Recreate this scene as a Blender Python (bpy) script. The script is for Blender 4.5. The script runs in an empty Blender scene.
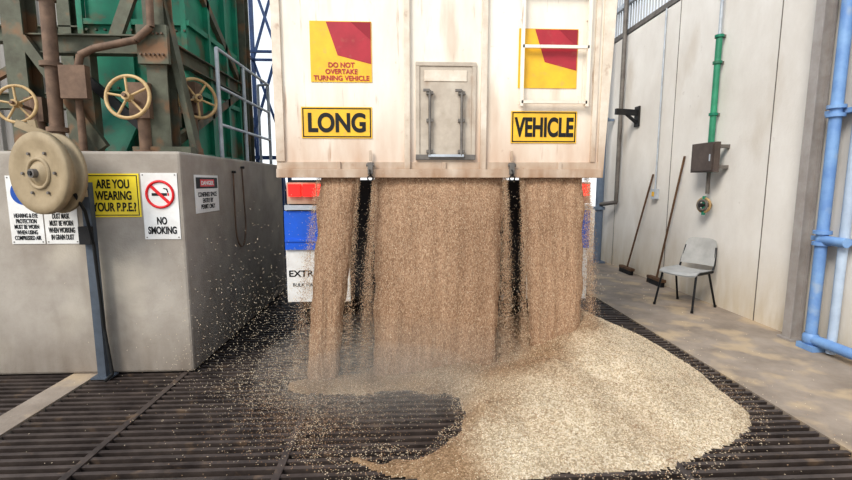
import bpy, math, random
from mathutils import Vector, Matrix, noise
random.seed(7)
scene = bpy.context.scene
try:
    scene.view_settings.view_transform = 'Standard'
    scene.view_settings.look = 'Medium High Contrast'
except Exception: pass

def lin(c):
    return tuple(((v/255)/12.92 if v/255 <= .04045 else ((v/255+.055)/1.055)**2.4) for v in c)

def mat(name, c1, c2=None, rough=.7, metal=0, scale=3, stretch=(1,1,1), bump=0, bscale=60, lo=.35, hi=.65, spots=None):
    m = bpy.data.materials.new(name); m.use_nodes = True
    nt = m.node_tree; N = nt.nodes; L = nt.links
    bs = N['Principled BSDF']; bs.inputs['Roughness'].default_value = rough; bs.inputs['Metallic'].default_value = metal
    c1 = lin(c1)+(1,)
    bs.inputs['Base Color'].default_value = c1
    tc = N.new('ShaderNodeTexCoord')
    if c2:
        mp = N.new('ShaderNodeMapping'); mp.inputs['Scale'].default_value = stretch
        L.new(tc.outputs['Object'], mp.inputs['Vector'])
        nz = N.new('ShaderNodeTexNoise'); nz.inputs['Scale'].default_value = scale; nz.inputs['Detail'].default_value = 6; nz.inputs['Roughness'].default_value = .65
        L.new(mp.outputs[0], nz.inputs['Vector'])
        rp = N.new('ShaderNodeValToRGB'); rp.color_ramp.elements[0].position = lo; rp.color_ramp.elements[1].position = hi
        rp.color_ramp.elements[0].color = c1; rp.color_ramp.elements[1].color = lin(c2)+(1,)
        L.new(nz.outputs[0], rp.inputs[0])
        out = rp.outputs[0]
        if spots:
          for sp_ in (spots if isinstance(spots, list) else [spots]):
            n2 = N.new('ShaderNodeTexNoise'); n2.inputs['Scale'].default_value = sp_[1]; n2.inputs['Detail'].default_value = 8
            sv = tc.outputs['Object']
            if len(sp_) > 4:
                m4 = N.new('ShaderNodeMapping'); m4.inputs['Scale'].default_value = sp_[4]; L.new(sv, m4.inputs[0]); sv = m4.outputs[0]
            L.new(sv, n2.inputs['Vector'])
            r2 = N.new('ShaderNodeValToRGB'); r2.color_ramp.elements[0].position = sp_[2]; r2.color_ramp.elements[1].position = sp_[2]+.12
            r2.color_ramp.elements[0].color = (0,0,0,1); r2.color_ramp.elements[1].color = (sp_[3],)*3+(1,)
            L.new(n2.outputs[0], r2.inputs[0])
            mx = N.new('ShaderNodeMixRGB'); mx.inputs[2].default_value = lin(sp_[0])+(1,)
            L.new(r2.outputs[0], mx.inputs[0]); L.new(out, mx.inputs[1]); out = mx.outputs[0]
        L.new(out, bs.inputs['Base Color'])
    if bump:
        nb = N.new('ShaderNodeTexNoise'); nb.inputs['Scale'].default_value = bscale; nb.inputs['Detail'].default_value = 4
        L.new(tc.outputs['Object'], nb.inputs['Vector'])
        bp = N.new('ShaderNodeBump'); bp.inputs['Strength'].default_value = bump; bp.inputs['Distance'].default_value = .01
        L.new(nb.outputs[0], bp.inputs['Height']); L.new(bp.outputs[0], bs.inputs['Normal'])
    return m

def low_dust(m, col, z0, z1, amount=.8):
    """accumulated dust, heavier low down"""
    nt = m.node_tree; N = nt.nodes; L = nt.links; bs = N['Principled BSDF']
    src = bs.inputs['Base Color'].links[0].from_socket if bs.inputs['Base Color'].links else None
    tc = N.new('ShaderNodeTexCoord'); sp = N.new('ShaderNodeSeparateXYZ'); L.new(tc.outputs['Object'], sp.inputs[0])
    mr = N.new('ShaderNodeMapRange'); mr.inputs[1].default_value = z0; mr.inputs[2].default_value = z1; mr.inputs[3].default_value = amount; mr.inputs[4].default_value = 0
    L.new(sp.outputs[2], mr.inputs[0])
    nz = N.new('ShaderNodeTexNoise'); nz.inputs['Scale'].default_value = 5; nz.inputs['Detail'].default_value = 8
    mp = N.new('ShaderNodeMapping'); mp.inputs['Scale'].default_value = (2,2,.5); L.new(tc.outputs['Object'], mp.inputs[0]); L.new(mp.outputs[0], nz.inputs[0])
    mu = N.new('ShaderNodeMath'); mu.operation = 'MULTIPLY'; L.new(mr.outputs[0], mu.inputs[0]); L.new(nz.outputs[0], mu.inputs[1])
    m2 = N.new('ShaderNodeMath'); m2.operation = 'MULTIPLY'; m2.inputs[1].default_value = 1.8; m2.use_clamp = True; L.new(mu.outputs[0], m2.inputs[0])
    mx = N.new('ShaderNodeMixRGB'); L.new(m2.outputs[0], mx.inputs[0])
    if src: L.new(src, mx.inputs[1])
    else: mx.inputs[1].default_value = bs.inputs['Base Color'].default_value
    mx.inputs[2].default_value = lin(col)+(1,)
    L.new(mx.outputs[0], bs.inputs['Base Color'])
    return m

class B:
    def __init__(s, name): s.name=name; s.v=[]; s.f=[]; s.m=[]; s.sm=[]; s.mats=[]
    def mi(s, m):
        if m not in s.mats: s.mats.append(m)
        return s.mats.index(m)
    def add(s, vs, fs, m, smooth=False):
        o=len(s.v); s.v += [tuple(v) for v in vs]; k=s.mi(m)
        for f in fs: s.f.append([i+o for i in f]); s.m.append(k); s.sm.append(smooth)
    def box(s,x0,x1,y0,y1,z0,z1,m,M=None):
        vs=[Vector((x,y,z)) for x in (x0,x1) for y in (y0,y1) for z in (z0,z1)]
        if M is not None: vs=[M@v for v in vs]
        s.add(vs,[(0,1,3,2),(4,6,7,5),(0,4,5,1),(2,3,7,6),(0,2,6,4),(1,5,7,3)],m)
    def beam(s,p1,p2,w,h,m,off=(0,0),up=None):
        p1=Vector(p1);p2=Vector(p2);d=(p2-p1).normalized()
        up=Vector(up) if up else (Vector((0,0,1)) if abs(d.z)<.95 else Vector((0,1,0)))
        sd=d.cross(up).normalized(); u=sd.cross(d).normalized()
        vs=[]
        for p in (p1,p2):
            for a,b in ((-1,-1),(1,-1),(1,1),(-1,1)):
                vs.append(p+sd*(a*w/2+off[0])+u*(b*h/2+off[1]))
        s.add(vs,[(0,3,2,1),(4,5,6,7),(0,1,5,4),(1,2,6,5),(2,3,7,6),(3,0,4,7)],m)
    def ibeam(s,p1,p2,w,h,t,m,up=None):
        s.beam(p1,p2,w,t,m,(0,h/2-t/2),up); s.beam(p1,p2,w,t,m,(0,-h/2+t/2),up); s.beam(p1,p2,t,h-2*t,m,(0,0),up)
    def cyl(s,p1,p2,r,m,n=20,r2=None,cap=True):
        r2=r if r2 is None else r2
        p1=Vector(p1);p2=Vector(p2);d=(p2-p1).normalized()
        a=d.orthogonal().normalized();b=d.cross(a)
        vs=[]
        for p,rr in ((p1,r),(p2,r2)):
            for i in range(n):
                t=2*math.pi*i/n; vs.append(p+a*math.cos(t)*rr+b*math.sin(t)*rr)
        s.add(vs,[(i,(i+1)%n,n+(i+1)%n,n+i) for i in range(n)],m,True)
        if cap: s.add(vs,[tuple(range(n))[::-1],tuple(range(n,2*n))],m)
    def tube(s,pts,r,m,n=10):
        for i in range(len(pts)-1): s.cyl(pts[i],pts[i+1],r,m,n)
    def ring(s,c,axis,R,r,m,n=40,k=10):
        c=Vector(c);ax=Vector(axis).normalized();a=ax.orthogonal().normalized();b=ax.cross(a)
        vs=[]
        for i in range(n):
            t=2*math.pi*i/n;d=a*math.cos(t)+b*math.sin(t)
            for j in range(k):
                q=2*math.pi*j/k; vs.append(c+d*(R+r*math.cos(q))+ax*r*math.sin(q))
        s.add(vs,[(i*k+j,((i+1)%n)*k+j,((i+1)%n)*k+(j+1)%k,i*k+(j+1)%k) for i in range(n) for j in range(k)],m,True)
    def lathe(s,c,axis,prof,m,n=40):
        c=Vector(c);ax=Vector(axis).normalized();a=ax.orthogonal().normalized();b=ax.cross(a)
        vs=[];k=len(prof)
        for i in range(n):
            t=2*math.pi*i/n;d=a*math.cos(t)+b*math.sin(t)
            for r,h in prof: vs.append(c+d*r+ax*h)
        s.add(vs,[(i*k+j,((i+1)%n)*k+j,((i+1)%n)*k+j+1,i*k+j+1) for i in range(n) for j in range(k-1)],m,True)
    def prism(s,pts,vec,m):
        n=len(pts);vec=Vector(vec);vs=[Vector(p) for p in pts]+[Vector(p)+vec for p in pts]
        s.add(vs,[tuple(range(n))[::-1],tuple(range(n,2*n))]+[(i,(i+1)%n,n+(i+1)%n,n+i) for i in range(n)],m)
    def wheel(s,c,axis,R,m,spokes=5,stem=.15,ms=None):
        c=Vector(c);ax=Vector(axis).normalized();a=ax.orthogonal().normalized();b=ax.cross(a)
        s.ring(c,ax,R,R*.085,m)
        s.cyl(c-ax*.025,c+ax*.035,R*.2,m)
        for i in range(spokes):
            t=2*math.pi*i/spokes+.3;d=a*math.cos(t)+b*math.sin(t)
            s.cyl(c+d*R*.15,c+d*R*.97,R*.06,m,8)
        s.cyl(c-ax*stem,c+ax*.06,R*.09,ms or m,12)
    def done(s,parent=None,bevel=0,fix=True):
        me=bpy.data.meshes.new(s.name); me.from_pydata(s.v,[],s.f)
        for m in s.mats: me.materials.append(m)
        me.polygons.foreach_set('material_index',s.m); me.polygons.foreach_set('use_smooth',s.sm); me.update()
        if fix:
            import bmesh
            bm=bmesh.new();bm.from_mesh(me);bmesh.ops.recalc_face_normals(bm,faces=bm.faces);bm.to_mesh(me);bm.free()
        o=bpy.data.objects.new(s.name,me);scene.collection.objects.link(o)
        if parent: o.parent=parent
        if bevel:
            md=o.modifiers.new('bevel','BEVEL');md.width=bevel;md.segments=2;md.limit_method='ANGLE';md.angle_limit=math.radians(50)
        return o

def text(s,loc,w,h,m,parent,side='front',name='lettering',bold=.0):
    c=bpy.data.curves.new(name,'FONT');c.body=s;c.size=1;c.align_x='CENTER';c.align_y='CENTER';c.offset=bold;c.extrude=.01
    c.space_line=.95
    o=bpy.data.objects.new('tmp',c);scene.collection.objects.link(o)
    bpy.context.view_layer.update()
    me=bpy.data.meshes.new_from_object(o.evaluated_get(bpy.context.evaluated_depsgraph_get()))
    bpy.data.objects.remove(o)
    xs=[v.co.x for v in me.vertices];ys=[v.co.y for v in me.vertices]
    cx=(min(xs)+max(xs))/2;cy=(min(ys)+max(ys))/2;sx=w/(max(xs)-min(xs));sy=h/(max(ys)-min(ys))
    for v in me.vertices:
        x=(v.co.x-cx)*sx;y=(v.co.y-cy)*sy;z=v.co.z*.08
        if side=='front': v.co=Vector((loc[0]+x,loc[1]-z,loc[2]+y))
        else: v.co=Vector((loc[0]+z,loc[1]+x,loc[2]+y))
    me.materials.clear();me.materials.append(m)
    ob=bpy.data.objects.new(name,me);scene.collection.objects.link(ob);ob.parent=parent
    return ob

# ------------------------------------------------ materials
conc   = mat('block_concrete',(174,165,154),(152,142,131),.9,scale=2.5,bump=.25,bscale=70,spots=[((196,186,170),1.3,.52,.5),((118,106,94),2.0,.60,.35,(1.5,1.5,.4))])
low_dust(conc,(120,108,96),0,.5,.7)
floorc = mat('floor_concrete',(162,148,134),(134,121,108),.9,scale=2.2,bump=.3,bscale=50,spots=((186,164,134),3,.50,.7))
grat   = mat('grate_steel',(62,54,51),(94,83,77),.5,.25,scale=5,spots=((150,124,98),7,.60,.45))
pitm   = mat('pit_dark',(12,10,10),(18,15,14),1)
wallc  = mat('painted_concrete',(230,225,218),(214,207,198),.85,scale=1.2,stretch=(1,1,.6),bump=.15,bscale=40,spots=[((190,176,158),1.6,.60,.4,(1,1,.5)),((150,138,124),9,.70,.5)])
low_dust(wallc,(200,186,164),0,.8,.9)
whitem = mat('tipper_white_paint',(238,230,216),(224,212,195),.5,scale=3,stretch=(1.5,1,.4),spots=[((178,144,114),3,.58,.38,(2,1,.35)),((150,104,72),11,.65,.65,(3,1,.25)),((170,140,120),22,.65,.45)])
low_dust(whitem,(192,154,126),1.5,2.25,.75)
whit2  = mat('tipper_white_trim',(224,213,197),(202,185,165),.5,scale=6,spots=((150,108,80),12,.63,.5)); low_dust(whit2,(160,128,102),1.5,2.0,.9)
greyst = mat('grey_steel',(128,122,116),(102,96,90),.6,.2,scale=7)
colm   = mat('column_paint',(166,160,156),(148,140,134),.7,scale=5)
panelg = mat('panel_grey',(198,186,170),(174,160,144),.6,scale=6,spots=((150,116,90),9,.60,.5,(1,1,.4)))
green  = mat('green_paint',(22,130,100),(30,106,84),.55,scale=4,spots=((108,88,62),4,.56,.75))
olive  = mat('weathered_green_steel',(98,100,84),(80,78,64),.65,.1,scale=8,spots=((132,94,64),5,.53,.75))
rust   = mat('rusty_pipe',(124,100,82),(96,76,62),.75,scale=10)
cream  = mat('cream_paint',(160,142,114),(142,125,98),.65,scale=8)
creamw = mat('handwheel_paint',(196,168,122),(158,128,88),.6,scale=12)
galv   = mat('galvanised_rail',(190,196,202),(165,170,176),.45,.2,scale=9)
blueg  = mat('blue_grey_pipe',(126,142,160),(108,120,138),.6,scale=4)
postg  = mat('post_grey',(92,100,110),(74,80,88),.6,.1,scale=5)
bluep  = mat('blue_pipe_paint',(128,162,202),(104,138,186),.5,scale=5,spots=((160,170,180),6,.60,.6))
lbluep = mat('pale_blue_pipe',(178,192,208),(156,170,188),.55,scale=5)
navy   = mat('navy_truss',(44,74,120),(34,56,92),.6,scale=5)
clad   = mat('grey_cladding',(176,170,164),(144,137,130),.6,.0,scale=1.5,stretch=(3,1,.4))
cladw  = mat('white_cladding',(205,206,205),(190,190,188),.6,scale=1.5)
dark   = mat('dark_steel',(34,34,36),(48,45,43),.6,.2,scale=8)
rubber = mat('tyre_rubber',(30,29,28),(62,54,48),.9,scale=6)
black  = mat('black_print',(18,18,18),rough=.6)
yellow = mat('sign_yellow',(238,190,52),(222,172,54),.45,scale=6,spots=((204,162,92),14,.58,.55))
yellow2= mat('sign_clean_yellow',(244,220,62),(232,204,60),.45,scale=6)
red    = mat('sign_red',(178,50,62),(160,46,56),.5,scale=6,spots=((170,94,80),14,.60,.45))
signw  = mat('sign_white',(232,230,226),(216,212,206),.45,scale=6)
signb  = mat('sign_blue',(24,78,160),rough=.45)
signr  = mat('sign_prohibition_red',(214,30,36),rough=.45)
bluefl = mat('mudguard_blue',(24,98,214),(34,90,186),.5,scale=5)
lampr  = mat('tail_lamp_red',(220,14,10),rough=.35)
lampr.node_tree.nodes['Principled BSDF'].inputs['Emission Color'].default_value=(1,.015,.01,1)
lampr.node_tree.nodes['Principled BSDF'].inputs['Emission Strength'].default_value=1.6
plast  = mat('chair_plastic',(184,182,178),(164,162,158),.5,scale=6)
chrome = mat('chair_leg_steel',(28,28,30),rough=.4,metal=.3)
wood   = mat('broom_wood',(110,82,58),(82,60,44),.7,scale=10)

def grain_mat(name,c1,c2,c3,scale=150,stretch=(1,1,1),bump=.8,pos=False,lowv=.68):
    m=bpy.data.materials.new(name);m.use_nodes=True;nt=m.node_tree;N=nt.nodes;L=nt.links;bs=N['Principled BSDF'];bs.inputs['Roughness'].default_value=.8
    tc=N.new('ShaderNodeTexCoord');mp=N.new('ShaderNodeMapping');mp.inputs['Scale'].default_value=stretch;L.new(tc.outputs['Object'],mp.inputs[0])
    vo=N.new('ShaderNodeTexVoronoi');vo.inputs['Scale'].default_value=scale;L.new(mp.outputs[0],vo.inputs['Vector'])
    rp=N.new('ShaderNodeValToRGB');e=rp.color_ramp.elements;e[0].color=lin(c1)+(1,);e[1].color=lin(c3)+(1,);x=e.new(.5);x.color=lin(c2)+(1,)
    sp=N.new('ShaderNodeSeparateColor');L.new(vo.outputs['Color'],sp.inputs[0]);L.new(sp.outputs[0],rp.inputs[0])
    nz=N.new('ShaderNodeTexNoise');nz.inputs['Scale'].default_value=4;nz.inputs['Detail'].default_value=5;L.new(mp.outputs[0],nz.inputs[0])
    r2=N.new('ShaderNodeValToRGB');r2.color_ramp.elements[0].color=(lowv,lowv*.97,lowv*.94,1);r2.color_ramp.elements[1].color=(1,1,1,1);r2.color_ramp.elements[0].position=.35;r2.color_ramp.elements[1].position=.6
    L.new(nz.outputs[0],r2.inputs[0])
    mx=N.new('ShaderNodeMixRGB');mx.blend_type='MULTIPLY';mx.inputs[0].default_value=1;L.new(rp.outputs[0],mx.inputs[1]);L.new(r2.outputs[0],mx.inputs[2])
    out=mx.outputs[0]
    if pos:
        at=N.new('ShaderNodeAttribute');at.attribute_name='fresh_vs_sunlit'
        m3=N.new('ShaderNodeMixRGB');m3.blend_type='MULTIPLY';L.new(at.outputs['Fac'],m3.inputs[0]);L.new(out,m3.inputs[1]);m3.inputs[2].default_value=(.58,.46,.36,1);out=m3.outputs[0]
    L.new(out,bs.inputs['Base Color'])
    bp=N.new('ShaderNodeBump');bp.inputs['Strength'].default_value=bump;bp.inputs['Distance'].default_value=.006
    L.new(vo.outputs['Distance'],bp.inputs['Height']);L.new(bp.outputs[0],bs.inputs['Normal'])
    return m
gpile=grain_mat('settled_grain',(160,141,114),(196,178,150),(228,213,190),120,bump=1,pos=True,lowv=.76)
gfall=grain_mat('falling_grain_mass',(138,108,84),(164,132,104),(192,162,134),210,(1,1,.4),.5,lowv=.82)
ga=mat('grain_tan',(184,152,122),rough=.8); gb=mat('grain_pale',(224,206,178),rough=.8); gc=mat('grain_brown',(148,116,90),rough=.8)

# ------------------------------------------------ floor, pit
b=B('floor')
b.box(2.5,3.8,-1,9,-.3,0,floorc); b.box(-12,12,9,40,-.3,0,floorc); b.box(-12,2.5,-1,.6,-.3,0,floorc)
b.box(-12,-5.2,.6,9,-.3,0,floorc); b.box(3.8,12,-1,9,-.3,-.001,floorc)
b.box(-2.62,-2.42,.6,9,-.3,.004,floorc)
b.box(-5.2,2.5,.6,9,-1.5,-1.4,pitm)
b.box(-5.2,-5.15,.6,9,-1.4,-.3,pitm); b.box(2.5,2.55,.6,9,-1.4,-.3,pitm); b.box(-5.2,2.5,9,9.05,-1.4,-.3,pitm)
b.done()
b=B('floor_grating')
segs=[(-5.19,-4.0),(-3.96,-2.63),(-2.41,-1.77),(-1.73,-.69),(-.65,.38),(.42,1.43),(1.47,2.49)]
y=.65
while y<8.92:
    for x0,x1 in segs:
        dz=random.uniform(-.002,.002)
        b.prism([(x0,y,-.004+dz),(x0,y+.028,-.004+dz),(x0,y+.021,-.07),(x0,y+.007,-.07)],(x1-x0,0,0),grat)
    y+=.066
for x0,x1 in zip([s[1] for s in segs[:-1]],[s[0] for s in segs[1:]]):
    if abs(x0+2.63)<.01: continue
    b.box(x0,x1,.62,8.98,-.12,.001,grat)
for x in [-4.6,-3.3,-2.1,-1.2,-.15,.9,1.95]: b.box(x-.015,x+.015,.62,8.98,-.16,-.072,grat)
b.done()

# ------------------------------------------------ right wall
b=B('wall_right')
b.box(3.8,4.05,-1,8.6,-.3,4.0,wallc)
n=110
for i in range(n):
    yy=-1+i*9.6/n
    b.prism([(3.86,yy,4.0),(3.86,yy+.045,4.0),(3.9,yy+.06,4.0),(3.9,yy+.087,4.0)],(0,0,2.3),cladw)
for yy in (4.6,6.35,8.0): b.box(3.796,3.80,yy-.005,yy+.005,0,4,greyst)
b.box(3.80,3.86,-1,8.6,3.98,4.08,greyst)
for zz in (4.5,5.2): b.box(3.80,3.86,-1,8.6,zz,zz+.07,galv)
b.done()
b=B('steel_column')
b.ibeam((3.72,4.02,0.001),(3.72,4.02,5.5),.09,.12,.012,colm,up=(1,0,0)); b.box(3.64,3.794,3.94,4.10,0.001,.02,colm)
b.done()
b=B('blue_water_pipe')
b.cyl((3.66,3.76,.10),(3.66,3.76,5.5),.045,bluep); b.cyl((3.70,3.60,.02),(3.70,3.60,5.5),.035,lbluep)
b.cyl((3.74,3.87,.02),(3.74,3.87,5.5),.02,lbluep)
b.cyl((3.66,3.76,.10),(3.66,2.6,.10),.045,bluep); b.lathe((3.66,3.76,.10),(0,0,1),[(0,-.06),(.045,-.05),(.062,-.02),(.062,.03),(.05,.05)],bluep)
for z in (.95,1.05,2.05,2.12,3.1):
    b.cyl((3.66,3.76,z),(3.66,3.76,z+.03),.068,bluep)
for z in (.98,2.08,3.1): b.box(3.70,3.793,3.54,3.91,z,z+.04,bluep)
b.cyl((3.65,3.76,1.0),(3.65,3.52,1.0),.04,bluep); b.box(3.60,3.793,3.67,3.84,0.001,.05,bluep)
b.done()
b=B('green_downpipe')
b.cyl((3.73,5.42,1.62),(3.73,5.42,3.22),.035,mat('green_pipe',(60,146,112),(44,118,90),.5,scale=6))
b.cyl((3.73,5.42,1.36),(3.73,5.42,1.62),.022,greyst); b.cyl((3.73,5.42,3.2),(3.73,5.42,5),.018,galv)
for z in (1.7,2.3,2.9,3.2): b.cyl((3.73,5.42,z),(3.73,5.42,z+.03),.05,green); b.box(3.73,3.798,5.4,5.44,z,z+.03,greyst)
gd=b.done()
b=B('electrical_box')
eb=mat('box_brown_grey',(92,80,74),(76,66,60),.6,scale=6)
b.box(3.60,3.67,5.16,5.58,1.62,1.97,eb);b.box(3.59,3.60,5.18,5.56,1.64,1.95,eb);b.box(3.585,3.59,5.21,5.23,1.75,1.83,galv)
for yy in (5.18,5.49):
    for zz in (1.66,1.9): b.box(3.67,3.798,yy,yy+.06,zz,zz+.04,greyst)
b.done()
b=B('hose_valve')
b.ring((3.70,5.42,1.22),(1,.3,0),.085,.016,creamw,28,8);b.ring((3.68,5.42,1.22),(1,.3,0),.06,.016,greyst,28,8)
b.cyl((3.64,5.42,1.22),(3.79,5.42,1.22),.025,dark);b.cyl((3.70,5.42,1.1),(3.70,5.42,1.33),.022,green)
b.done(gd)
b=B('wall_pipe_run')
b.cyl((3.6,8.2,0.001),(3.6,8.2,6),.07,blueg);b.cyl((3.72,7.8,1.15),(3.72,7.8,6),.035,greyst)
b.cyl((3.72,7.8,1.15),(3.6,8.15,1.1),.035,greyst)
for z in (1,2.6,4.2): b.cyl((3.6,8.2,z),(3.6,8.2,z+.05),.1,blueg)
b.box(3.6,3.79,8.17,8.23,2.6,2.64,blueg); b.box(3.5,3.72,8.1,8.3,0.001,.03,blueg)
b.done()
b=B('wall_bracket')
b.beam((3.79,7.35,2.62),(3.42,7.35,2.64),.06,.09,dark);b.beam((3.79,7.35,2.45),(3.6,7.35,2.6),.04,.04,dark);b.box(3.77,3.795,7.28,7.42,2.4,2.72,dark)
b.done()
def broom(head,top,hw):
    b=B('push_broom');h=Vector(head);t=Vector(top)
    b.cyl(h+Vector((0,0,.09)),t,.014,wood,12)
    b.box(h.x-.04,h.x+.03,h.y-hw,h.y+hw,.07,.11,wood)
    for i in range(26):
        yy=h.y-hw+.01+i*(2*hw-.02)/25
        for xx in (-.03,-.01,.01): b.beam((h.x+xx,yy,.07),(h.x+xx-.008,yy+random.uniform(-.005,.005),.001),.009,.009,dark)
    b.done()
broom((3.68,7.2,0),(3.775,6.75,1.62),.2); broom((3.70,6.35,0),(3.775,6.0,1.85),.2)
b=B('wall_switch_box');b.box(3.74,3.798,6.6,6.72,1.25,1.40,galv);b.cyl((3.77,6.66,1.4),(3.77,6.66,3.98),.012,galv,8);b.box(3.735,3.74,6.63,6.69,1.29,1.36,yellow);b.done()

# ------------------------------------------------ chair
b=B('plastic_chair')
M=Matrix.Translation((3.42,5.22,0))@Matrix.Rotation(math.radians(-62),4,'Z')
def T(x,y,z): return M@Vector((x,y,z))
nx,ny=9,9;vs=[];fs=[]
for th in (0,.012):
    for j in range(ny):
        for i in range(nx):
            x=-.22+.44*i/(nx-1);yv=-.22+.42*j/(ny-1)
            z=.44+.02*(abs(x)/.22)**3-.03*max(0,(-yv-.14)/.08)**2-th; vs.append(T(x,yv,z))
for o in (0,nx*ny):
    for j in range(ny-1):
        for i in range(nx-1): fs.append((o+j*nx+i,o+j*nx+i+1,o+(j+1)*nx+i+1,o+(j+1)*nx+i))
b.add(vs,fs,plast,True)
vs=[];fs=[]
for th in (0,.012):
    for j in range(ny):
        for i in range(nx):
            u=-1+2*i/(nx-1);v=j/(ny-1)
            w=.2*(1-.12*v*v) if v<.9 else .2*.8
            vs.append(T(u*w,.19+.08*v-.03*(1-u*u)*-1+th,.50+.32*v-.02*(abs(u)**4)*v))
for o in (0,nx*ny):
    for j in range(ny-1):
        for i in range(nx-1): fs.append((o+j*nx+i,o+j*nx+i+1,o+(j+1)*nx+i+1,o+(j+1)*nx+i))
b.add(vs,fs,plast,True)
for sx in (-1,1):
    x=sx*.2
    b.tube([T(x*1.15,-.26,0.001),T(x,-.17,.43),T(x,.18,.43),T(x,.21,.52),T(x*.9,.26,.72)],.012,chrome)
    b.tube([T(x*1.15,.24,0.001),T(x,.10,.43)],.012,chrome)
    for yv in (-.26,.24): b.cyl(T(x*1.15,yv,0.001),T(x*1.15,yv,.03),.015,black,10)
b.cyl(T(-.2,-.1,.425),T(.2,-.1,.425),.009,chrome,8);b.cyl(T(-.2,.12,.425),T(.2,.12,.425),.009,chrome,8)
b.done()

# ------------------------------------------------ concrete block
b=B('concrete_plinth')
b.box(-3.32,-1.68,3.5,6.3,.005,1.73,conc)
blk=b.done(bevel=.02)
Yf=3.5
def plate(name,x0,x1,z0,z1,m,y=Yf,border=None):
    b=B(name); b.box(x0,x1,y-.006,y-.0005,z0,z1,m)
    for x in (x0+.015,x1-.015):
        for z in (z0+.015,z1-.015): b.cyl((x,y-.009,z),(x,y-.006,z),.005,greyst,8)
    if border:
        t=.006;i=.012
        for q in ((x0+i,x1-i,z0+i,z0+i+t),(x0+i,x1-i,z1-i-t,z1-i),(x0+i,x0+i+t,z0+i,z1-i),(x1-i-t,x1-i,z0+i,z1-i)):
            b.box(q[0],q[1],y-.0075,y-.0055,q[2],q[3],border)
    return b
o=plate('ppe_warning_sign',-2.375,-1.99,1.24,1.565,yellow2,border=black).done()
text('ARE YOU\nWEARING\nYOUR P.P.E.?',(-2.182,Yf-.008,1.402),.32,.24,black,o,bold=.025)
b=plate('no_smoking_sign',-1.975,-1.71,1.07,1.57,signw)
nxc=-1.842
b.ring((nxc,Yf-.009,1.41),(0,1,0),.098,.010,signr,40,6)
b.prism([(nxc-.073,Yf-.0115,1.467),(nxc-.057,Yf-.0115,1.483),(nxc+.073,Yf-.0115,1.353),(nxc+.057,Yf-.0115,1.337)],(0,.003,0),signr)
b.box(nxc-.06,nxc+.05,Yf-.0085,Yf-.006,1.40,1.42,black);b.box(nxc+.055,nxc+.065,Yf-.0085,Yf-.006,1.40,1.42,signr)
b.tube([(nxc+.058,Yf-.008,1.425),(nxc+.053,Yf-.008,1.45),(nxc+.028,Yf-.008,1.455)],.004,black,6)
o=b.done()
text('NO\nSMOKING',(nxc,Yf-.008,1.175),.21,.13,black,o,bold=.03)
for i,(x0,x1,w) in enumerate(((-2.95,-2.71,'HEARING & EYE\nPROTECTION\nMUST BE WORN\nWHEN USING\nCOMPRESSED AIR'),(-2.70,-2.46,'DUST MASK\nMUST BE WORN\nWHEN WORKING\nIN GRAIN DUST'))):
    b=plate('protection_sign',x0,x1,1.04,1.55,signw)
    cx=(x0+x1)/2
    b.cyl((cx,Yf-.008,1.425),(cx,Yf-.005,1.425),.092,signb,40)
    b.cyl((cx,Yf-.0095,1.43),(cx,Yf-.008,1.43),.045,signw,24);b.box(cx-.05,cx+.05,Yf-.0105,Yf-.0085,1.43,1.455,signb)
    b.cyl((cx,Yf-.0095,1.385),(cx,Yf-.008,1.385),.03,signw,24)
    o=b.done();text(w,(cx,Yf-.008,1.17),.19,.2,black,o,bold=.02)
b=B('danger_sign');xs=-1.68
b.box(xs+.0005,xs+.006,3.70,4.15,1.25,1.56,signw);b.box(xs+.006,xs+.008,3.72,4.13,1.45,1.54,black)
b.box(xs+.0085,xs+.0095,3.79,4.06,1.465,1.525,signr)
o=b.done()
text('DANGER',(xs+.0102,3.925,1.495),.24,.035,signw,o,'side',bold=.03)
text('CONFINED SPACE\nENTRY BY\nPERMIT ONLY',(xs+.007,3.925,1.35),.36,.14,black,o,'side',bold=.02)
b=B('hanging_cable')
pts=[(-1.665,4.5,1.6)]+[(-1.66,4.62-.14*math.cos(math.pi*t/12),1.1-.25*math.sin(math.pi*t/12)) for t in range(13)]+[(-1.665,4.74,1.65)]
b.tube(pts,.008,rust,6);b.cyl((-1.675,4.5,1.6),(-1.64,4.5,1.6),.012,dark,8);b.cyl((-1.675,4.74,1.65),(-1.64,4.74,1.65),.012,dark,8);b.done()

b=B('spring_cable_reel')
c=Vector((-2.44,3.2,1.56));ax=Vector((-.35,-1,0)).normalized()
b.lathe(c,ax,[(r*1.15,h) for r,h in [(0,.055),(.05,.055),(.06,.035),(.15,.03),(.19,.045),(.235,.045),(.24,.035),(.24,.0),(.21,-.0),(.20,-.06),(.235,-.06),(.24,-.09),(.0,-.09)]],cream,48)
b.cyl(c+ax*.05,c+ax*.085,.03,greyst);b.cyl(c+ax*.085,c+ax*.095,.015,dark)
b.lathe(c,ax,[(.085,.036),(.09,.046),(.105,.046),(.11,.036)],cream,40)
for k in range(6):
    t=k*math.pi/3; d=Vector((math.cos(t)*ax.y*-1,math.cos(t)*ax.x,math.sin(t)));b.cyl(c+d*.15+ax*.03,c+d*.15+ax*.045,.010,greyst,8)
b.beam(c-ax*.07+Vector((-.04,0,-.15)),c-ax*.07+Vector((-.12,0,.36)),.05,.02,cream)
b.beam(c-ax*.07+Vector((-.22,0,.34)),c-ax*.07+Vector((.06,0,.22)),.03,.05,cream)
b.beam((-2.46,3.3,1.42),(-2.32,3.42,1.42),.05,.05,cream)
b.beam((-2.33,3.43,.01),(-2.33,3.43,1.5),.06,.05,postg);b.box(-2.40,-2.26,3.38,3.49,.006,.02,postg)
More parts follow.
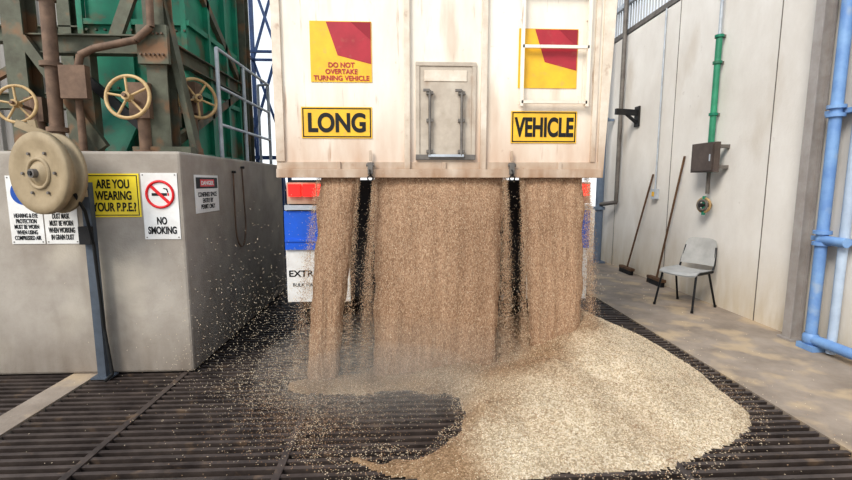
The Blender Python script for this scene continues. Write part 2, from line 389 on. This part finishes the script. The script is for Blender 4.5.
b.tube([c+Vector((.20,-.02,-.14)),(-2.24,3.26,1.3),(-2.27,3.36,1.05),(-2.27,3.39,.4),(-2.22,3.36,.06),(-2.24,3.3,.03)],.011,black,8)
b.box(-2.37,-2.29,3.36,3.40,1.05,1.18,dark)
b.done()

# ------------------------------------------------ elevator and frame above the plinth
b=B('bucket_elevator')
zt=5.6;zb=1.735
b.box(-2.95,-2.04,4.55,5.75,zb,zt,green)
for z in (zb,2.35,2.95,3.7,4.5):
    b.box(-2.99,-2.0,4.51,5.79,z,z+.05,green)
for x in (-2.98,-2.55,-2.05): b.beam((x,4.53,zb),(x,4.53,zt),.05,.05,green)
for y0 in (4.95,5.4,5.76): b.beam((-2.02,y0,zb),(-2.02,y0,zt),.05,.05,green)
for z in (2.4,2.92):
    for i in range(12): b.cyl((-2.92+i*.08,4.495,z-.02),(-2.92+i*.08,4.52,z-.02),.012,olive,6)
b.box(-2.48,-2.12,4.50,4.56,2.02,2.3,olive);b.cyl((-2.3,4.47,2.16),(-2.3,4.5,2.16),.03,creamw)
b.prism([(-2.9,4.2,zb),(-2.5,4.2,zb),(-2.4,4.5,2.3),(-2.9,4.5,2.3)],(0,.04,.0),green)
el=b.done()
b=B('steel_support_frame')
for x,yy in ((-2.02,4.0),(-2.02,5.95),(-3.12,4.0),(-3.12,5.95)):
    b.ibeam((x,yy,zb),(x,yy,zt),.16,.16,.014,olive)
    b.box(x-.13,x+.13,yy-.13,yy+.13,zb,zb+.025,olive)
for z in (2.62,3.9): 
    b.ibeam((-3.12,4.0,z),(-2.02,4.0,z),.1,.15,.012,olive);b.ibeam((-2.02,4.0,z),(-2.02,5.95,z),.1,.15,.012,olive)
b.beam((-2.05,4.06,3.3),(-1.80,4.06,zb+.02),.05,.10,olive);b.beam((-1.84,4.0,3.9),(-2.38,4.0,2.66),.04,.10,olive)
b.beam((-2.02,4.1,3.85),(-2.02,5.85,2.7),.05,.08,olive);b.beam((-2.02,5.85,2.6),(-2.02,4.1,zb+.1),.05,.08,olive)
b.beam((-3.06,3.94,2.65),(-2.5,3.94,zb+.05),.05,.08,olive)
b.beam((-2.62,4.02,2.55),(-2.62,4.02,zb),.09,.09,olive);b.beam((-2.62,3.98,2.35),(-2.08,3.98,1.85),.05,.07,dark)
b.box(-2.25,-1.78,3.9,4.14,zb+.001,zb+.06,olive);b.box(-2.14,-1.90,3.88,3.92,2.45,2.75,olive)
for i in range(6): b.cyl((-2.11+.035*i,3.86,2.52),(-2.11+.035*i,3.88,2.52),.009,rust,6);b.cyl((-2.11+.035*i,3.86,2.68),(-2.11+.035*i,3.88,2.68),.009,rust,6)
b.done(el)
b=B('gate_valve')
b.wheel((-2.15,3.72,2.16),(0,-1,.15),.165,creamw,5,.3,rust)
b.box(-2.23,-2.07,3.86,3.99,2.02,2.30,rust);b.cyl((-2.15,3.925,zb),(-2.15,3.925,2.05),.05,rust);b.cyl((-2.15,3.925,zb),(-2.15,3.925,zb+.03),.09,rust)
b.done()
b=B('gate_valve')
b.wheel((-1.84,4.22,2.24),(.75,-.65,.1),.17,creamw,5,.18,rust)
b.box(-2.02,-1.88,4.28,4.42,2.12,2.40,rust);b.cyl((-1.95,4.35,zb),(-1.95,4.35,2.15),.045,rust);b.cyl((-1.95,4.35,zb),(-1.95,4.35,zb+.03),.08,rust)
b.done()
b=B('gate_valve')
b.wheel((-2.99,3.72,2.10),(.1,-1,.1),.14,creamw,5,.25,rust)
b.cyl((-2.99,3.92,zb),(-2.99,3.92,2.19),.05,rust);b.box(-3.06,-2.92,3.88,3.98,1.99,2.18,rust)
b.done()
b=B('rusty_pipework')
b.cyl((-2.78,3.82,zb),(-2.72,3.82,5),.05,rust);b.tube([(-2.60,3.84,zb),(-2.60,3.84,2.35),(-2.56,3.84,2.5),(-2.45,3.84,2.55),(-2.12,3.84,2.62),(-2.0,3.84,2.72),(-1.98,3.84,3.6)],.028,rust,12)
for z in (1.9,2.4,2.9): b.cyl((-2.775,3.82,z),(-2.775,3.82,z+.035),.075,rust)
b.cyl((-2.60,3.84,2.28),(-2.60,3.84,2.33),.05,rust);b.cyl((-2.60,3.84,zb),(-2.60,3.84,zb+.02),.06,rust)
b.box(-2.67,-2.47,3.74,3.80,2.15,2.4,rust)
b.done(el)
b=B('safety_handrail')
for yy in (4.5,5.2,6.1): b.cyl((-1.76,yy,zb),(-1.76,yy,2.75),.019,galv,10)
for z in (2.75,2.40,2.05): b.cyl((-1.76,4.5,z),(-1.76,6.1,z),.016,galv,10)
b.tube([(-1.76,6.1,2.75),(-1.9,6.15,2.75),(-1.9,6.15,zb)],.016,galv,8)
b.done()
b=B('truss_tower')
P=[(-3.1,9.2),(-2.45,9.2),(-2.45,9.8),(-3.1,9.8)]
for x,yy in P: b.beam((x,yy,0.001),(x,yy,7),.07,.07,navy)
for k in range(0,7,2):
    for i in range(4):
        p=P[i];q=P[(i+1)%4];z0,z1=(k,k+2) if (k//2)%2 else (k+2,k)
        b.beam((p[0],p[1],max(z0,.05)),(q[0],q[1],max(z1,.05)),.045,.045,navy);b.beam((p[0],p[1],k+2),(q[0],q[1],k+2),.045,.045,navy)
b.done()

# ------------------------------------------------ back-left cladding
b=B('wall_back')
x=-10
while x<-3.5:
    b.prism([(x,6.62,0),(x+.05,6.62,0),(x+.075,6.58,0),(x+.125,6.58,0),(x+.15,6.62,0),(x+.15,6.66,0),(x,6.66,0)],(0,0,6.5),clad);x+=.15
b.done()
b=B('gantry_beam')
b.ibeam((-6.5,5.7,2.45),(-3.3,5.7,2.45),.14,.18,.015,olive);b.ibeam((-6.5,5.7,3.2),(-3.3,5.7,3.2),.14,.18,.015,olive)
for x in (-6.4,-5.2,-3.9): b.ibeam((x,5.7,0.002),(x,5.7,6),.14,.14,.014,olive)
b.beam((-5.2,5.7,2.5),(-3.95,5.7,3.15),.06,.08,olive);b.beam((-6.4,5.62,1.7),(-3.9,5.62,1.7),.05,.08,navy)
b.done()

# ------------------------------------------------ tipper truck
tr=bpy.data.objects.new('tipper_truck',None);scene.collection.objects.link(tr)
yt=3.5
b=B('tailgate')
b.box(-.947,1.515,yt,yt+.05,1.55,3.6,whitem)
b.box(-.965,1.53,yt-.035,yt,1.535,1.60,whit2); b.box(-.965,1.53,yt-.012,yt,1.60,1.655,whit2)
b.box(-.965,-.90,yt-.02,yt,1.655,3.6,whit2)
b.prism([(1.50,yt-.02,1.535),(1.545,yt-.02,1.535),(1.62,yt-.02,3.6),(1.50,yt-.02,3.6)],(0,.06,0),whit2)
b.box(1.44,1.475,yt-.02,yt,1.655,3.6,whit2)
for x in (.02,.60): b.box(x-.022,x+.022,yt-.03,yt,1.6,3.6,whit2)
b.box(.085,.54,yt-.02,yt,2.36,2.39,panelg);b.box(.085,.115,yt-.02,yt,1.67,2.36,panelg);b.box(.51,.54,yt-.02,yt,1.67,2.36,panelg)
b.box(.115,.51,yt-.012,yt,1.70,2.36,panelg);b.box(.085,.54,yt-.03,yt,1.67,1.71,greyst)
b.box(.15,.47,yt-.018,yt-.012,2.25,2.33,whit2)
for x in (.19,.43):
    b.cyl((x,yt-.04,1.70),(x,yt-.04,2.18),.011,greyst,10)
    for z in (1.72,1.95,2.15): b.box(x-.025,x+.025,yt-.045,yt-.012,z,z+.025,greyst)
    b.beam((x,yt-.045,2.18),(x-.05,yt-.045,2.18),.015,.02,greyst)
b.box(.18,.45,yt-.05,yt-.03,1.69,1.71,galv)
for x in (-.26,.82):
    b.box(x-.02,x+.02,yt-.06,yt-.01,1.56,1.65,greyst);b.cyl((x-.03,yt-.045,1.63),(x+.03,yt-.045,1.63),.012,greyst,10)
    b.ring((x,yt-.06,1.57),(1,0,.2),.024,.006,dark,16,6);b.ring((x,yt-.06,1.53),(0,1,.2),.02,.006,dark,16,6)
    b.beam((x,yt-.03,1.66),(x,yt-.03,1.74),.02,.014,whit2)
for x in (-.5,.3,1.2): b.box(x-.015,x+.015,yt-.025,yt-.01,1.60,1.655,whit2)
tg=b.done(tr,bevel=.004)
b=B('ladder')
for x in (.88,1.38):
    b.box(x-.012,x+.012,yt-.055,yt-.035,2.07,3.6,whitem)
    for z in (2.09,2.7,3.3): b.box(x-.01,x+.01,yt-.035,yt,z,z+.025,whitem)
for z in (2.09,2.49,2.89,3.3): b.box(.88,1.38,yt-.055,yt-.035,z,z+.022,whitem)
b.done(tr)
def sg(name,x0,x1,z0,z1,m,border=None):
    b=B(name);b.box(x0,x1,yt-.006,yt-.0005,z0,z1,m)
    if border:
        t=.008;i=.008
        for q in ((x0+i,x1-i,z0+i,z0+i+t),(x0+i,x1-i,z1-i-t,z1-i),(x0+i,x0+i+t,z0+i,z1-i),(x1-i-t,x1-i,z0+i,z1-i)): b.box(q[0],q[1],yt-.0075,yt-.0055,q[2],q[3],border)
    return b
sg('long_sign',-.77,-.245,1.83,2.06,yellow,black).done(tr);text('LONG',(-.507,yt-.008,1.945),.43,.145,black,tr,bold=.035)
sg('vehicle_sign',.815,1.325,1.80,2.04,yellow,black).done(tr);text('VEHICLE',(1.07,yt-.008,1.92),.46,.15,black,tr,bold=.035)
dred=mat('sign_dark_red',(146,38,50))
for nm,x0,z0 in (('overtake_sign',-.69,2.24),('overtake_sign_right',.86,2.21)):
    b=sg(nm,x0,x0+.45,z0,z0+.43,yellow)
    b.prism([(x0+.12,yt-.0075,z0+.425),(x0+.445,yt-.0075,z0+.425),(x0+.445,yt-.0075,z0+.13),(x0+.2,yt-.0075,z0+.19)],(0,.001,0),red)
    b.prism([(x0+.30,yt-.0085,z0+.425),(x0+.445,yt-.0085,z0+.425),(x0+.445,yt-.0085,z0+.3)],(0,.001,0),dred)
    b.done(tr)
text('DO NOT\nOVERTAKE\nTURNING VEHICLE',(-.465,yt-.009,2.315),.41,.13,red,tr,bold=.02)
b=B('tipped_body')
a=math.radians(22);ca,sa=math.cos(a),math.sin(a)
def S(l,h): return (4.2+l*ca-h*sa,1.62+l*sa+h*ca)
q=[S(0,0),S(7,0),S(7,1.7),S(0,1.7)]
for x0,x1 in ((-.97,-.91),(1.48,1.54)): b.prism([(x0,)+p for p in q],(x1-x0,0,0),whitem)
q=[S(0,-.06),S(7,-.06),S(7,0),S(0,0)];b.prism([(-.97,)+p for p in q],(2.51,0,0),whit2)
q=[S(6.95,0),S(7,0),S(7,1.7),S(6.95,1.7)];b.prism([(-.9,)+p for p in q],(2.37,0,0),whitem)
q=[S(.1,0),S(6.9,0),S(6.9,1.3),S(2.5,1.1)];b.prism([(-.9,)+p for p in q],(2.37,0,0),gfall)
b.done(tr)
b=B('chassis')
for x in (-.15,.72): b.ibeam((x,3.95,1.12),(x,12,1.12),.09,.26,.015,dark)
b.box(-.98,1.55,3.92,3.98,1.25,1.52,dark);b.box(-.6,1.17,3.9,3.98,.5,1.25,dark)
for y in (5,6.3,9): b.box(-.15,.72,y,y+.08,1.05,1.2,dark)
b.cyl((.285,5.0,1.25),(.285,7.6,2.9),.09,galv)
for x0 in (-.99,1.22):
    b.box(x0,x0+.38,3.84,3.92,1.32,1.50,whit2)
    for u in (0,.12,.24): b.box(x0+.02+u,x0+.12+u,3.81,3.84,1.385,1.485,lampr)
b.done(tr)
b=B('mudguard')
for x0 in (-1.02,1.07):
    b.box(x0,x0+.54,3.84,3.86,.93,1.26,bluefl);b.box(x0,x0+.54,3.86,3.875,.47,.96,signw)
    b.box(x0,x0+.54,3.83,3.84,1.0,1.02,bluefl)
    b.box(x0,x0+.54,3.86,5.9,1.27,1.30,bluefl);b.box(x0+.01,x0+.53,3.82,3.9,1.27,1.31,galv)
b.done(tr)
text('EXTREME',(-.82,3.858,.72),.36,.055,black,tr,bold=.02);text('BULK HAULAGE',(-.82,3.858,.62),.3,.03,black,tr)
text('EXTREME',(1.34,3.858,.72),.34,.055,black,tr,bold=.02)
b=B('wheels')
for yc in (4.7,5.9,9.2):
    for x0 in (-1.0,-.72,1.02,1.30):
        b.lathe((x0,yc,.522),(1,0,0),[(.28,0),(.44,.0),(.505,.03),(.515,.13),(.505,.22),(.44,.25),(.28,.25)],rubber,48)
        b.lathe((x0,yc,.522),(1,0,0),[(0,.08),(.15,.08),(.25,.04),(.29,.02)],galv,32)
        for k in range(32):
            t=k*math.pi/16;b.beam((x0+.02,yc+.512*math.cos(t),.522+.512*math.sin(t)),(x0+.23,yc+.512*math.cos(t+.05),.522+.512*math.sin(t+.05)),.02,.012,rubber)
    b.cyl((-.9,yc,.52),(1.4,yc,.52),.07,dark)
b.done(tr)

# ------------------------------------------------ grain pile
def nz(x,y,s,o=0): return noise.noise(Vector((x*s+o,y*s,o*1.7)))
def hgt(x,y):
    def cone(cx,cy,h,rx,ry,p=1.0):
        d=math.hypot((x-cx)/rx,(y-cy)/ry);return h*(1-d**p)
    w=nz(x,y,2.2,3)*.10+nz(x,y,7,9)*.03+nz(x,y,18,4)*.02
    h=max(cone(1.42,3.6,.47,.93,1.38),cone(1.05,2.95,.28,.90,.84),cone(.45,2.62,.14,.86,.54),cone(.45,3.35,.13,.75,.45),cone(1.50,3.02,.28,.80,.72),cone(-.45,3.22,.035,.42,.16))
    h+=w*(.24 if x>.1 else .12)
    d=math.hypot((x+.02)/.46,(y-2.72)/.35)+nz(x,y,5,5)*.28
    if d<1.25: h-= .30*(1.25-d)
    return h
x0,x1,y0,y1=-1.3,2.75,1.9,4.9;nx,ny=270,200
vs=[];hs=[]
for j in range(ny):
    for i in range(nx):
        x=x0+(x1-x0)*i/(nx-1);y=y0+(y1-y0)*j/(ny-1);h=hgt(x,y);hs.append(h)
        vs.append((x,y,max(h,-.02)+ (random.uniform(-.004,.004) if h>0 else 0)))
fs=[]
for j in range(ny-1):
    for i in range(nx-1):
        k=[j*nx+i,j*nx+i+1,(j+1)*nx+i+1,(j+1)*nx+i]
        if max(hs[q] for q in k)>0.0: fs.append(k)
b=B('grain_pile');b.add(vs,fs,gpile,True);po=b.done(fix=False)
at=po.data.attributes.new('fresh_vs_sunlit','FLOAT','POINT')
def fresh_vs_sunlit(x,y):  # brown for fresh grain by the streams; sunlit right painted pale in the colour
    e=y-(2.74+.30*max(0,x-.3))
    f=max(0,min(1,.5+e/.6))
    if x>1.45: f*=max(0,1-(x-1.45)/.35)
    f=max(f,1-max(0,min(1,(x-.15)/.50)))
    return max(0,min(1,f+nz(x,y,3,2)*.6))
at.data.foreach_set('value',[fresh_vs_sunlit(v[0],v[1]) for v in vs])

def grains(name,items):
    V=[];F=[];MI=[]
    for x,y,z,l,w,dx,dy,dz,mi in items:
        d=Vector((dx,dy,dz)).normalized();a=d.orthogonal().normalized();c=d.cross(a);p=Vector((x,y,z));o=len(V)
        V+= [tuple(p+d*l),tuple(p-d*l),tuple(p+a*w),tuple(p-a*w),tuple(p+c*w),tuple(p-c*w)]
        for q in ((0,2,4),(0,4,3),(0,3,5),(0,5,2),(1,4,2),(1,3,4),(1,5,3),(1,2,5)): F.append(tuple(k+o for k in q));MI.append(mi)
    me=bpy.data.meshes.new(name);me.from_pydata(V,[],F)
    for m in (ga,gb,gc): me.materials.append(m)
    me.polygons.foreach_set('material_index',MI)
    o=bpy.data.objects.new(name,me);scene.collection.objects.link(o);return o
R=random.random;U=random.uniform;G=random.gauss
it=[]
while len(it)<20000:
    x=U(-1.1,2.6);y=U(1.95,4.3);h=hgt(x,y)
    if h>.004:
        f=fresh_vs_sunlit(x,y);mi=(1 if R()>f*.85 else (2 if R()<.5 else 0))
        if R()<.12: mi=2
        it.append((x,y,h+.002,.0056,.0022,G(0,1),G(0,1),G(0,.3),mi))
n=0
while n<7000:   # fringe around the heap, thinning with distance
    x=G(.6,1.1);y=G(2.9,.7);h=hgt(x,y)
    if h<=.004 and 1.6<y<4.5 and x<2.9 and (-h<.05 or R()<.07): it.append((x,y,.003 if R()<.6 or x>2.5 else -.01,.005,.002,G(0,1),G(0,1),G(0,.2),1 if R()<.6 else 0));n+=1
n=0
while n<5000:
    x=G(-.55,.26);y=G(2.8,.24);h=hgt(x,y)
    if h<=.004: it.append((x,y,.003 if R()<.5 else -.012,.005,.002,G(0,1),G(0,1),G(0,.2),random.choice((0,2,2,1))));n+=1
so=grains('loose_grain',it);so.parent=po

# ------------------------------------------------ falling grain
streams=[(-.67,-.33,-.86,-.43),(-.245,.80,-.35,.80),(.89,1.45,.89,1.46)]
b=B('falling_grain')
def fy(z): 
    t=(1.62-z)/1.62; return 3.54-.30*math.sqrt(max(t,0))
for k,(a0,a1,c0,c1) in enumerate(streams):
    nx,nzv=60,70;vs=[];fs=[]
    for side in (0,1):
        for j in range(nzv):
            z=1.62-(1.62)*j/(nzv-1);t=(1.62-z)/1.62
            for i in range(nx):
                u=i/(nx-1);l=a0+(c0-a0)*t;r=a1+(c1-a1)*t
                e=.015+.085*t
                l+=e+.022*noise.noise(Vector((z*5,k,1)));r-=e+.022*noise.noise(Vector((z*5,k,7)))
                x=l+(r-l)*u
                th=.07*math.sqrt(max(0,1-(2*u-1)**4))
                y=fy(z)+.12+(th if side else -th)+.018*noise.noise(Vector((x*14,z*1.2,k)))+.006*noise.noise(Vector((x*50,z*6,k)))
                vs.append((x,y,z))
    for s in (0,1):
        o=s*nx*nzv
        for j in range(nzv-1):
            for i in range(nx-1): fs.append((o+j*nx+i,o+j*nx+i+1,o+(j+1)*nx+i+1,o+(j+1)*nx+i))
    b.add(vs,fs,gfall,True)
fo=b.done(fix=False)
it=[]
for k,(a0,a1,c0,c1) in enumerate(streams):
    N=int(42000*(a1-a0)/1.0)
    for _ in range(N):
        t=R();z=1.62*(1-t)
        l=a0+(c0-a0)*t;r=a1+(c1-a1)*t
        if R()<.42:
            if R()<.5: x=l+G(.022,.008+.036*t*(1 if k!=2 else .5))
            else: x=r-G(.022,.008+.036*t*(1 if k!=0 else .5))
        else: x=U(l,r)
        y=fy(z)+.12-.07+G(-.010,.018+.02*t)
        if z>hgt(x,y)+.01: it.append((x,y,z,.0048,.0015,G(0,.25),G(0,.25),1,random.choice((0,0,0,1,2,2))))
for _ in range(5000):
    t=R()**.6;z=1.6*(1-t);x=G(.25,.35+.55*t);y=fy(z)-abs(G(0,.05+.30*t))
    if z>hgt(x,y)+.01 and y>1.8: it.append((x,y,z,.0046,.0016,G(0,1),G(0,1),G(0,1.5),random.choice((0,1,1))))
for _ in range(8000):
    z=abs(G(0,.13));x=U(-1.05,1.3);y=G(3.15,.22)
    z+=max(0,hgt(x,y))
    if y>2.2: it.append((x,y,z,.0045,.0017,G(0,1),G(0,1),G(0,1),random.choice((0,0,1,2))))
for _ in range(2600):
    z=abs(G(0,.45));x=G(-.92,.28);y=U(2.6,3.7)
    if z>hgt(x,y)+.01 and not (x<-1.66 and y>3.48): it.append((x,y,z,.0048,.0018,G(0,1),G(0,1),G(0,1),1))
g2=grains('airborne_grain',it);g2.parent=fo

def dust(name,c,rad,dens):
    dm=bpy.data.materials.new(name+'_volume');dm.use_nodes=True;nt=dm.node_tree;N=nt.nodes;L=nt.links
    N.remove(N['Principled BSDF']);vv=N.new('ShaderNodeVolumeScatter');vv.inputs['Color'].default_value=(.90,.80,.68,1);vv.inputs['Density'].default_value=dens
    L.new(vv.outputs[0],N['Material Output'].inputs['Volume'])
    b=B(name);vs=[];fs=[];n=24;m=12
    for j in range(m+1):
        p=math.pi*j/m
        for i in range(n):
            t=2*math.pi*i/n;vs.append((c[0]+rad[0]*math.sin(p)*math.cos(t),c[1]+rad[1]*math.sin(p)*math.sin(t),max(.003,c[2]+rad[2]*math.cos(p))))
    for j in range(m):
        for i in range(n): fs.append((j*n+i,j*n+(i+1)%n,(j+1)*n+(i+1)%n,(j+1)*n+i))
    b.add(vs,fs,dm,True);o=b.done();o.parent=fo;return o
dust('dust_cloud',(-.05,3.35,.05),(1.12,.80,.45),.28)
dust('dust_cloud_core',(-.15,3.1,.05),(.75,.5,.28),.4)

# ------------------------------------------------ light, sky, camera
w=bpy.data.worlds.new('World');scene.world=w;w.use_nodes=True
nt=w.node_tree;bg=nt.nodes['Background']
tc=nt.nodes.new('ShaderNodeTexCoord');sp=nt.nodes.new('ShaderNodeSeparateXYZ');rp=nt.nodes.new('ShaderNodeValToRGB')
rp.color_ramp.elements[0].color=(.97,.99,1,1);rp.color_ramp.elements[1].color=(.52,.68,.90,1);rp.color_ramp.elements[1].position=.9
nt.links.new(tc.outputs['Generated'],sp.inputs[0]);nt.links.new(sp.outputs[2],rp.inputs[0]);nt.links.new(rp.outputs[0],bg.inputs[0])
bg.inputs[1].default_value=1.12
sl=bpy.data.lights.new('sun','SUN');sl.energy=2.9;sl.angle=math.radians(25);sl.color=(1,.95,.87)
so=bpy.data.objects.new('sun',sl);scene.collection.objects.link(so)
so.rotation_euler=Vector((.72,.8,-.95)).to_track_quat('-Z','Y').to_euler()
cd=bpy.data.cameras.new('camera');cd.sensor_width=36;cd.lens=450/852*36;cd.clip_end=200
co=bpy.data.objects.new('camera',cd);scene.collection.objects.link(co)
co.location=(0,0,1.5);co.rotation_euler=(math.radians(90-7.3),0,math.radians(-2.67));scene.camera=co
